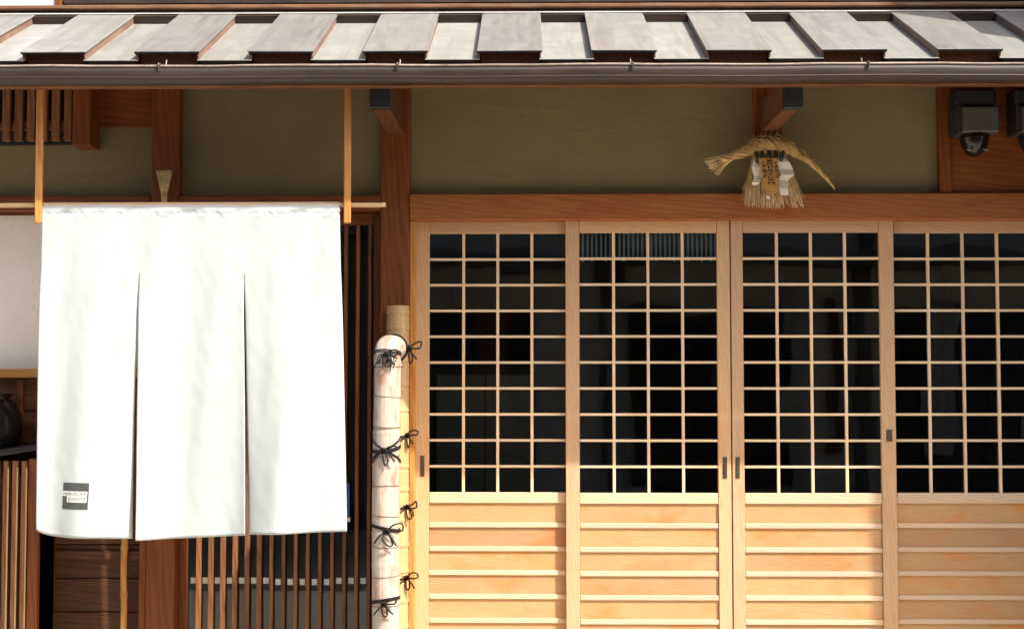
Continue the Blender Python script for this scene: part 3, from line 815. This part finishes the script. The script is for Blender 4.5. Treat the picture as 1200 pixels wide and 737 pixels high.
# logo printed on the first panel (conforms to the cloth)
def logo():
    def sheet(name, quad, dy, mat, n=10):
        tl, bl_, br, tr = quad; m = MB(); vs = []; fs = []
        for j in range(n + 1):
            for i in range(n + 1):
                a, b = i / n, j / n
                px = (tl[0] * (1 - a) + tr[0] * a) * (1 - b) + (bl_[0] * (1 - a) + br[0] * a) * b
                py = (tl[1] * (1 - a) + tr[1] * a) * (1 - b) + (bl_[1] * (1 - a) + br[1] * a) * b
                vs.append(surf0(px, py) + Vector((0, -0.0014 - dy, 0)))
        for j in range(n):
            for i in range(n):
                q = j * (n + 1) + i; fs.append((q, q + n + 1, q + n + 2, q + 1))
        m.add(vs, fs); return m.build(name, mat, p0)
    sheet('logo_square', [(75.2, 564.8), (73.6, 595.8), (105.8, 596.2), (107.6, 565.2)], 0, M['print'])
    sheet('logo_bar', [(74.0, 574.6), (73.8, 580.4), (104.9, 581.2), (105.6, 575.2)], 0.0003, M['printpale'])
    sheet('logo_bar', [(80.0, 580.6), (79.8, 587.6), (104.6, 588.0), (105.0, 581.4)], 0.00035, M['printpale'])
    for txt, pc, wpx in (('MARUKUSA', (89.6, 577.9), 28.5), ('EVENTS', (92.4, 584.4), 20.5)):
        me = text_mesh(txt, 1.0); xs_ = [v.co.x for v in me.vertices]; k = wpx / (max(xs_) - min(xs_))
        c = surf0(*pc)
        for v in me.vertices:
            p = surf0(pc[0] + v.co.x * k, pc[1] - v.co.y * k * 0.95) + Vector((0, -0.0022, 0))
            v.co = p - c
        me.materials.clear(); me.materials.append(M['print'])
        _finish(bpy.data.objects.new('logo_lettering', me), p0, c)
logo()

# ------------------------------------------------------------------ bamboo wing fence
def bow(c, right, up, out, s, r=0.0035, seed=0):
    """a knot with two loops and two tails, tubes of palm rope; returns an MB"""
    rn = random.Random(seed); m = MB(); c = Vector(c)
    R_, U_, O_ = Vector(right), Vector(up), Vector(out)
    def w_(a, b, d): return c + R_ * a * s + U_ * b * s + O_ * d * s
    j = lambda: rn.uniform(-0.12, 0.12)
    m.tube(smooth_path([w_(0, 0, .1), w_(.45 + j(), .35 + j(), .25), w_(.95 + j(), .38 + j(), .2), w_(1.0 + j(), .05, .2), w_(.55, -.05 + j(), .25), w_(0, 0, .15)], 6), r, 6)
    m.tube(smooth_path([w_(0, 0, .1), w_(-.15 + j(), -.5 + j(), .3), w_(.05 + j(), -1.0 + j(), .25), w_(.32 + j(), -.85, .22), w_(.2, -.3, .25), w_(0, 0, .15)], 6), r, 6)
    m.tube(smooth_path([w_(0, 0, .1), w_(-.4 + j(), -.35 + j(), .25), w_(-.75 + j(), -.85 + j(), .15)], 6), r, 6)
    m.tube(smooth_path([w_(0, 0, .1), w_(.4 + j(), -.45 + j(), .25), w_(.72 + j(), -.9 + j(), .12)], 6), r, 6)
    m.tube(smooth_path([w_(-.18, -.1, .1), w_(-.05, .12, .3), w_(.16, .06, .32), w_(.14, -.14, .2), w_(-.1, -.12, .15)], 4), r * 1.6, 6)
    return m
FY = -0.52
rF = 0.0575
xF = X(452.5, FY, 560)
zF = Z(417, FY, 452)
WF = empty('bamboo_fence', (xF, -0.3, -0.05)); tag(WF, 'bamboo wing fence with bleached rounded edge and black rope ties, by the doors', 'fence')
rn = random.Random(4)
path = []; rads = []
L = 0.0
zz = -0.05
while zz < zF - 0.02:
    path.append(Vector((xF + 0.003 * math.sin(zz * 5) + 0.004 * max(0, zz - 1.2), FY, zz))); zz += 0.0115
nst = len(path)
rad_c = 0.085
for i in range(0, 15):
    a = math.pi / 2 * i / 14
    path.append(Vector((xF + 0.006 * i / 14, FY + rad_c * (1 - math.cos(a)), zF - 0.02 + (rad_c - 0.03) * math.sin(a))))
ye = path[-1].y; zt_ = path[-1].z
for i in range(1, 16):
    path.append(Vector((xF + 0.006 + 0.004 * i / 15, ye + i * 0.0155, zt_ + 0.004 * i / 15)))
node_s = {}
for i, p in enumerate(path):
    L = i * 0.0115
    f = (L % 0.142) / 0.142
    ridge = 0.0025 * math.exp(-((f - 0.5) / 0.035) ** 2) - 0.003 * math.exp(-((f - 0.56) / 0.02) ** 2)
    rads.append(rF + ridge + 0.0016 * noise.noise(Vector((0, 0, L * 7))))
m = MB(); m.tube(path, rads, 28)
m.build('edge_roll', M['bamboowhite'], WF, smooth=True)
# thin seam bands of split bamboo sheath round the roll
for i in range(9, nst, 11):
    p = path[i]; m = MB()
    ring = [(p.x + (rF + 0.0012) * math.cos(t * 2 * math.pi / 28), p.y + (rF + 0.0012) * math.sin(t * 2 * math.pi / 28), p.z + 0.004 * math.sin(t * 2 * math.pi / 28 + i)) for t in range(28)]
    m.tube(ring, 0.0013, 5, True); m.build('sheath_band', M['bandgrey'], WF, smooth=True)
# rear bamboo post with nodes
yr = -0.118; xr_ = X(466.5, yr, 380); rr2 = 0.052
pts = []; rads = []; zz = -0.05; ztp = Z(358.5, yr, 466)
nodes = [Z(v, yr, 466) for v in (368.5, 386, 424, 452, 482, 512, 548, 575, 610, 640, 670, 705, 735)]
while zz < ztp:
    pts.append((xr_, yr, zz))
    r = rr2 + sum(0.0030 * math.exp(-((zz - q - 0.006) / 0.007) ** 2) - 0.0035 * math.exp(-((zz - q + 0.006) / 0.005) ** 2) for q in nodes)
    rads.append(r); zz += 0.006
pts.append((xr_, yr, ztp)); rads.append(rr2 * 0.99)
m = MB(); m.tube(pts, rads, 26); m.build('rear_post', M['bamboo'], WF, smooth=True)
# upright stalks of the fence
yy = FY + rF - 0.004; i = 0
while yy < yr - rr2 * 0.6:
    r = rn.uniform(0.0125, 0.0155); x_ = xF + 0.012 + rn.uniform(-0.003, 0.003)
    ztopst = zt_ - 0.02 if yy > FY + rad_c else zt_ - 0.06
    pts = []; rads = []; off = rn.uniform(0, 0.3); zz = -0.05
    while zz < ztopst:
        f = ((zz + off) % 0.28) / 0.28
        pts.append((x_, yy, zz)); rads.append(r + 0.0022 * math.exp(-((f - 0.5) / 0.03) ** 2)); zz += 0.014
    m = MB(); m.tube(pts, rads, 10); m.build('bamboo_stalk', M['bamboo'], WF, smooth=True)
    yy += r * 1.9
# front ties
for k, py in enumerate((415, 527, 621, 706)):
    zc = Z(py, FY - rF, 452); m = MB()
    for dz in (0.0, 0.008):
        ring = [(xF + (rF + 0.003) * math.cos(t * 2 * math.pi / 28), FY + (rF + 0.003) * math.sin(t * 2 * math.pi / 28), zc + dz + 0.012 * math.sin(t * 2 * math.pi / 28 + 0.7 * k) * (1 if k % 2 else -1)) for t in range(28)]
        m.tube(ring, 0.0034, 6, True)
    tie = m.build('rope_tie', M['rope'], WF, smooth=True)
    bw = bow((xF + (0.004, -0.004, 0.01, 0.0)[k], FY - rF - 0.006, zc - 0.002), (1, 0, 0), (0, 0, 1), (0, -1, 0), (0.048, 0.058, 0.064, 0.054)[k], 0.0036, seed=k + 3)
    if k == 0:                                    # frayed top tie
        for q in range(16):
            a = rn.uniform(-0.045, 0.04); bw.tube(smooth_path([(xF + a * 0.5, FY - rF - 0.008, zc + 0.002), (xF + a + 0.01, FY - rF - 0.016, zc - 0.018), (xF + a + rn.uniform(-.012, .012), FY - rF - 0.010, zc - rn.uniform(0.03, 0.07))], 4), 0.0019, 5)
    bw.build('rope_bow', M['rope'], tie, smooth=True)
    if k == 1:
        m = MB()
        for sgn in (-1, 1):
            m.tube([(xF + (rF + 0.003) * math.sin(a * sgn), FY - (rF + 0.003) * math.cos(a), zc - 0.052 * a / 1.6) for a in [-1.7 + 3.4 * q / 16 for q in range(17)]], 0.004, 6)
        m.build('rope_cross', M['rope'], tie, smooth=True)
# side ties binding the fence to the rear post
for k, py in enumerate((403, 513, 597, 680)):
    yt = yr - rr2 - 0.006; zc = Z(py, yt, 480)
    xk = X(482, yt, py); m = MB()
    top = (k == 0)
    ctr = Vector((xF + 0.010, FY + 0.12, zt_)) if top else Vector((xr_, yr, zc))
    if top:                                       # round the bent-over end of the roll
        yk = path[-8].y; ringc = path[-8]
        ring = [(ringc.x + (rF + 0.004) * math.cos(t * 2 * math.pi / 28), yk + 0.01 * math.sin(t), ringc.z + (rF + 0.004) * math.sin(t * 2 * math.pi / 28)) for t in range(28)]
        m.tube([(a, yk, b) for a, _, b in ring], 0.0045, 6, True); m.tube([(a, yk + 0.009, b) for a, _, b in ring], 0.0045, 6, True)
        kn = Vector((ringc.x + rF + 0.008, yk - 0.004, ringc.z)); 
    else:
        ring = [(xr_ + (rr2 + 0.0035) * math.cos(t * 2 * math.pi / 28), yr + (rr2 + 0.0035) * math.sin(t * 2 * math.pi / 28), zc + 0.014 * math.cos(t * 2 * math.pi / 28)) for t in range(28)]
        m.tube(ring, 0.004, 6, True)
        kn = Vector((xr_ + rr2 * 0.86, yr - rr2 * 0.62, zc + 0.012))
    tie = m.build('rope_tie', M['rope'], WF, smooth=True)
    bw = bow(kn, (0.93, -0.36, 0), (0, 0, 1), (0.36, -0.93, 0), 0.052 if not top else 0.060, 0.0038, seed=20 + k)
    if not top:
        bw.tube(smooth_path([kn, kn + Vector((-0.03, -0.012, 0.008)), kn + Vector((-0.062, -0.012, 0.022))], 5), 0.0038, 6)
        bw.tube(smooth_path([kn, kn + Vector((-0.025, -0.02, -0.025)), kn + Vector((-0.055, -0.012, -0.042))], 5), 0.0034, 6)
    else:
        bw.tube(smooth_path([kn + Vector((-.004, 0, 0)), kn + Vector((.004, -.004, .004)), kn + Vector((.008, -.004, -.004))], 3), 0.014, 8)
    bw.build('rope_bow', M['rope'], tie, smooth=True)

# ------------------------------------------------------------------ straw bundle on the left beam
yc = -0.085
SB = empty('straw_bundle', P(193, 238, yc)); tag(SB, 'small tied bundle of straw standing fan-shaped on the beam above the curtain', 'charm')
m = MB(); rn = random.Random(9)
b0 = P(192.5, 238, yc); t0 = P(192.8, 200.5, yc)
for i in range(70):
    a = -1 + 2 * i / 69.0; d = rn.uniform(-1, 1)
    bot_ = b0 + Vector((a * 0.012, d * 0.010, -0.002)); mid_ = P(192.5, 229, yc) + Vector((a * 0.010, d * 0.009, 0)); tp = t0 + Vector((a * 0.034, d * 0.014, rn.uniform(-0.014, 0.004)))
    m.tube([bot_, mid_, tp], [0.0018, 0.0018, 0.0022], 4)
o = m.build('straw_stems', M['strawpale'], SB); o['kind'] = 'stuff'
m = MB()
for py in (226, 229, 231):
    c = P(192.6, py, yc); m.tube([(c.x + 0.0135 * math.cos(t * .45), c.y + 0.012 * math.sin(t * .45), c.z) for t in range(14)], 0.0026, 5, True)
m.build('binding', M['straw'], SB, smooth=True)

# ------------------------------------------------------------------ straw rope ornament on the right post
yo = -0.135
SO = empty('straw_rope_ornament', P(904, 245, yo)); tag(SO, 'new year straw rope with paper strips and wooden tag on the beam', 'ornament')
def Q(px, py, dy=0.0): return P(px, py, yo + dy)
ctrl = [(846, 189, 9.0), (858, 183.5, 5.2), (872, 178, 6.8), (884, 173.5, 10.5), (896, 171, 12.0), (908, 170.5, 12.0), (920, 172.5, 10.5), (932, 178, 6.6), (945, 186, 4.4), (957, 196.5, 3.0), (968, 208.5, 2.0), (978.5, 222, 1.0)]
cen = smooth_path([Q(a, b) for a, b, _ in ctrl], 8)
rd = smooth_path([Vector((c * 0.0039 * 0.74, 0, 0)) for _, _, c in ctrl], 8); rd = [v.x for v in rd]
m = MB()
for sidx in range(3):
    pth = []
    for i, p in enumerate(cen):
        t = (cen[min(i + 1, len(cen) - 1)] - cen[max(i - 1, 0)]).normalized(); n1 = Vector((0, 1, 0)); n2 = t.cross(n1).normalized()
        an = i * 0.42 + sidx * 2.094
        pth.append(p + (n1 * math.cos(an) + n2 * math.sin(an)) * rd[i] * 0.42)
    m.tube(pth, [r * 0.56 for r in rd], 9)
rn = random.Random(12)
for q in range(260):                                       # loose straws wound along the rope
    i0 = rn.randrange(0, len(cen) - 14); a0 = rn.uniform(0, 6.28); pth = []
    for s_ in range(0, 13, 3):
        i = i0 + s_; p = cen[i]; t = (cen[min(i + 1, len(cen) - 1)] - cen[max(i - 1, 0)]).normalized(); n1 = Vector((0, 1, 0)); n2 = t.cross(n1).normalized()
        an = a0 + s_ * 0.2; pth.append(p + (n1 * math.cos(an) + n2 * math.sin(an)) * rd[i] * (0.95 + 0.07 * s_ * rn.random()))
    m.tube(pth, 0.0013, 4)
m.build('rope', M['straw'], SO, smooth=True)
m = MB()
for q in range(70):                                        # brush end
    a = rn.uniform(-1, 1); d = rn.uniform(-1, 1)
    m.tube([Q(858, 184) + Vector((0, d * 0.012, a * 0.016)), Q(846, 190) + Vector((a * -0.008, d * 0.018, a * 0.026)), Q(833 + rn.uniform(-3, 3), 196.5, 0) + Vector((a * -0.026, d * 0.024, a * 0.036))], 0.0014, 4)
for q in range(14):                                        # stray tips of the tail
    i = rn.randrange(60, len(cen) - 2); e = cen[i]
    m.tube([e, e + Vector((rn.uniform(0.01, 0.04), rn.uniform(-.01, .01), rn.uniform(-0.03, 0.012)))], 0.0009, 3)
o = m.build('brush_end', M['strawpale'], SO); o['kind'] = 'stuff'
m = MB()
for q in range(200):                                       # straw skirt
    u = rn.random(); px0 = 884 + 36 * u; px1 = 874 + 68 * u + rn.uniform(-3, 3); d = rn.uniform(0.0, 0.03)
    ln = 243 + rn.uniform(-9, 3) - 3 * abs(u - 0.6)
    a_, c_ = Q(px0, 182, d * 0.5), Q(px1, ln, d)
    b_ = (a_ * 0.5 + c_ * 0.5) + Vector((rn.uniform(-.006, .006), rn.uniform(-.01, .004), 0))
    m.tube([a_, b_, c_], [0.0012, 0.0013, 0.0010], 4)
o = m.build('straw_skirt', M['strawpale'], SO); o['kind'] = 'stuff'
m = MB()
for q in range(60):
    px0 = 878 + rn.uniform(0, 10); d = rn.uniform(0.015, 0.035)
    m.tube([Q(px0 + 4, 183, d), Q(px0 - 3, 210, d), Q(px0 - 7 + rn.uniform(-4, 4), 222 + rn.uniform(0, 22), d)], 0.0011, 4)
o = m.build('straw_fringe', M['straw'], SO); o['kind'] = 'stuff'
# dark tufts set where dark slots show between the straws
for px in (886, 893, 901.5, 909.5, 917):
    m = MB(); m.tube(smooth_path([Q(px, 177, -0.022), Q(px + 0.5, 182, -0.036), Q(px + rn.uniform(-1.5, 1.5), 186, -0.04), Q(px + rn.uniform(-2, 2), 193 + rn.uniform(-4, 3), -0.02)], 4), [0.003] + [rn.uniform(0.006, 0.010) for _ in range(11)] + [0.002], 6)
    m.build('dark_tuft', M['darktuft'], SO, smooth=True)
# paper strips (zigzag)
def strip(pts, wd, dy0):
    m = MB(); vs = []; fs = []
    for i, (px, py, wpx) in enumerate(pts):
        z_ = (-1) ** i * 0.005
        for k, sgn in enumerate((-0.5, 0.5)):
            p = Q(px + sgn * wpx, py, dy0 + z_ + sgn * 0.006); vs += [p, p + Vector((0, 0.0012, 0))]
    for i in range(len(pts) - 1):
        a = i * 4; b = a + 4
        fs += [(a, a + 2, b + 2, b), (a + 1, b + 1, b + 3, a + 3), (a, b, b + 1, a + 1), (a + 2, a + 3, b + 3, b + 2)]
    m.add(vs, fs); return m.build('paper_strip', M['paper'], SO)
strip([(887, 187, 7), (885.5, 196, 10), (889, 207, 10.5), (886, 214, 9.5), (884.5, 217, 6)], 0, -0.03)
strip([(914, 183, 6), (918, 190, 14), (921, 199, 17), (923, 205, 16), (917.5, 212, 11.5), (918.5, 221, 10.5), (919.5, 229, 9)], 0, -0.032)
strip([(898, 226, 4), (899.5, 230, 4), (901, 233.5, 3)], 0, -0.03)
# wooden tag with its brushed writing
tp = [(889, 186), (911, 185.5), (914, 217), (911.5, 226.5), (899, 227.5), (895, 219)]
m = MB(); fr = [Q(a, b, -0.046) for a, b in tp]; bk = [v + Vector((0, 0.007, 0)) for v in fr]; nn = len(fr)
m.add(fr + bk, [tuple(range(nn - 1, -1, -1)), tuple(range(nn, 2 * nn))] + [(i, (i + 1) % nn, (i + 1) % nn + nn, i + nn) for i in range(nn)])
tagw = m.build('wooden_tag', M['tagwood'], SO)
def column(chars, pxc, py0, py1, wpx, lean):
    n_ = len(chars)
    for i, ch in enumerate(chars):
        me = text_mesh(ch, 1.0, 0.0, 0.022)
        if not len(me.vertices): continue
        k = wpx / 251.0; h = (py1 - py0) / n_ / 251.0
        xs_ = [v.co.x for v in me.vertices]; ys_ = [v.co.y for v in me.vertices]
        kx = k / max(0.3, max(xs_) - min(xs_)); ky = h * 0.92 / max(0.3, max(ys_) - min(ys_))
        me.transform(Matrix.Translation((-(max(xs_) + min(xs_)) / 2, -(max(ys_) + min(ys_)) / 2, 0)))
        me.transform(Matrix.Diagonal((kx, ky, 1, 1)))
        me.materials.clear(); me.materials.append(M['ink'])
        py = py0 + (py1 - py0) * (i + 0.5) / n_
        o = bpy.data.objects.new('tag_lettering', me)
        _finish(o, tagw, Q(pxc + lean * i / n_, py, -0.0468)); o.rotation_euler = (math.pi / 2, 0, 0)
column('蘇民将来子孫家門', 902.0, 187.0, 217, 8.2, 2.5)
column('七難即滅', 894.6, 188.5, 209, 5.0, 3.0)
column('七福即生', 909.2, 188.5, 209, 4.6, 2.0)
m = MB(); m.tube([Q(903, 172, 0.02), Q(903, 160, 0.05), Q(903, 156, 0.072)], 0.0025, 5); m.build('hanging_cord', M['straw'], SO)

# ------------------------------------------------------------------ wall lamps on the right panel
def lamp(cx, label):
    yl = -0.03
    Lp = empty('wall_lamp', (cx, yl, Z(185, -0.1, 1143))); tag(Lp, label, 'lamp', 'lamps on the boarded panel')
    hw = 0.094
    zt1, zt2, zt3, zt4 = (Z(v, -0.12, 1143) for v in (107, 128, 158.5, 183))
    box('back_plate', cx - 0.07, cx + 0.07, yl - 0.012, yl + 0.002, zt3, zt1, M['blackmetal'], Lp, 2, 0.003)
    box('bracket', cx - hw, cx + hw * 0.9, yl - 0.15, yl - 0.013, zt2 + 0.004, zt1, M['blackmetal'], Lp, 0, 0.012)
    h = box('housing', cx - hw * 1.02, cx + hw, yl - 0.165, yl - 0.0125, zt3, zt2, M['greybox'], Lp, 0, 0.008)
    box('housing_rib', cx - hw * 1.05, cx - hw * 0.8, yl - 0.170, yl - 0.03, zt3 - 0.004, zt2 + 0.002, M['blackmetal'], h, 2, 0.004)
    m = MB(); vs = []; fs = []; seg = 22; pr = []
    for i in range(9):
        a = math.pi / 2 * i / 8; pr.append((0.066 * math.cos(a) + 0.001, -0.10 * math.sin(a)))
    c = Vector((cx, yl - 0.095, zt3 - 0.001))
    for r, z in pr:
        for k in range(seg): vs.append(c + Vector((r * math.cos(k * 2 * math.pi / seg), r * math.sin(k * 2 * math.pi / seg), z)))
    for i in range(8):
        for k in range(seg):
            l = (k + 1) % seg; fs.append((i * seg + k, (i + 1) * seg + k, (i + 1) * seg + l, i * seg + l))
    fs.append(tuple(range(seg))); m.add(vs, fs)
    m.build('lamp_dome', M['jar'], Lp, smooth=True)
    m = MB(); m.tube(smooth_path([(cx + 0.05, yl - 0.02, zt1 - 0.01), (cx + 0.075, yl - 0.022, zt1 + 0.02), (cx + 0.11, yl - 0.012, zt1 + 0.03), (cx + 0.13, yl - 0.008, zt1 + 0.12)], 6), 0.005, 6)
    m.build('lamp_cable', M['blackmetal'], Lp, smooth=True)
    for sx in (-1, 1):  # pale bars stand in for highlights on the black dome
        m = MB(); m.tube([c + Vector((sx * 0.038 + a, -0.052, -0.078 + abs(a) * 0.3)) for a in (-0.014, 0, 0.014)], 0.005, 6)
        m.build('dome_glint', M['metal'], Lp, smooth=True)
lamp(X(1143.5, -0.15, 140), 'grey boxed wall lamp with black dome, beside the plaster wall edge')
lamp(X(1143.5, -0.15, 140) + 0.268, 'grey boxed wall lamp with black dome, farther from the plaster')

# ------------------------------------------------------------------ neighbouring house (casts the shade on the last door)
NB = empty('neighbour_house', (4.6, 0.5, -0.05)); tag(NB, 'brown boarded neighbour house standing forward of the shop, beyond the last door', 'house')
YC = -1.45; XC = 1.57 + 1.25 * 1.45
box('wall', XC, XC + 3.0, YC, 4.2, -0.05, 6.2, M['boards'], NB, 2, 0.01)
rfn = box('roof', XC - 0.02, XC + 3.4, YC - 0.05, 4.4, 6.201, 6.4, M['tile'], NB, 0, 0.02)
for i in range(2):
    wv = box('window', XC + 0.5 + i * 1.2, XC + 1.3 + i * 1.2, YC - 0.03, YC - 0.001, 1.0, 2.1, M['dark'], NB, 2, 0.005)
    box('pane', XC + 0.55 + i * 1.2, XC + 1.25 + i * 1.2, YC - 0.036, YC - 0.031, 1.05, 2.05, M['jar'], wv, 2, 0)

# ------------------------------------------------------------------ house across the street, seen only in the glass
OP = empty('facing_house', (0, -9.4, -0.05)); tag(OP, 'plastered house across the street facing the shop', 'house')
box('wall', -8, 9, -12.4, -8.4, -0.05, 5.6, M['oppwall'], OP, 0, 0.01)
for i in range(6):
    xo = -7.0 + i * 2.7
    fr_ = box('window', xo, xo + 1.6, -8.398, -8.36, 0.4 if i % 2 else 0.0, 2.3, M['roomwood'], OP, 2, 0.005)
    for q in range(3):
        box('pane', xo + 0.06 + q * 0.51, xo + 0.52 + q * 0.51, -8.359, -8.352, 0.5, 2.2, M['jar'], fr_, 2, 0)
    box('post', xo - 0.35, xo - 0.2, -8.398, -8.33, -0.05, 5.4, M['greybox'], OP, 2, 0.005)
ro = random.Random(21); xo = -5.0
while xo < 6.0:  # boards added only to break up reflections in the door glass
    wo = ro.uniform(0.08, 0.4)
    box('reflection_board', xo, xo + wo, -8.345, -8.322, ro.uniform(0.0, 1.2), ro.uniform(1.5, 2.6), ro.choice((M['greypale'], M['greybox'], M['boards'])), OP, 2, 0.004)
    xo += wo + ro.uniform(0.25, 1.1)
box('eave', -8.3, 9.3, -8.399, -7.6, 2.75, 2.86, M['tile'], OP, 0, 0.01)
box('roof', -8.3, 9.3, -12.7, -7.9, 5.601, 5.8, M['tile'], OP, 0, 0.01)
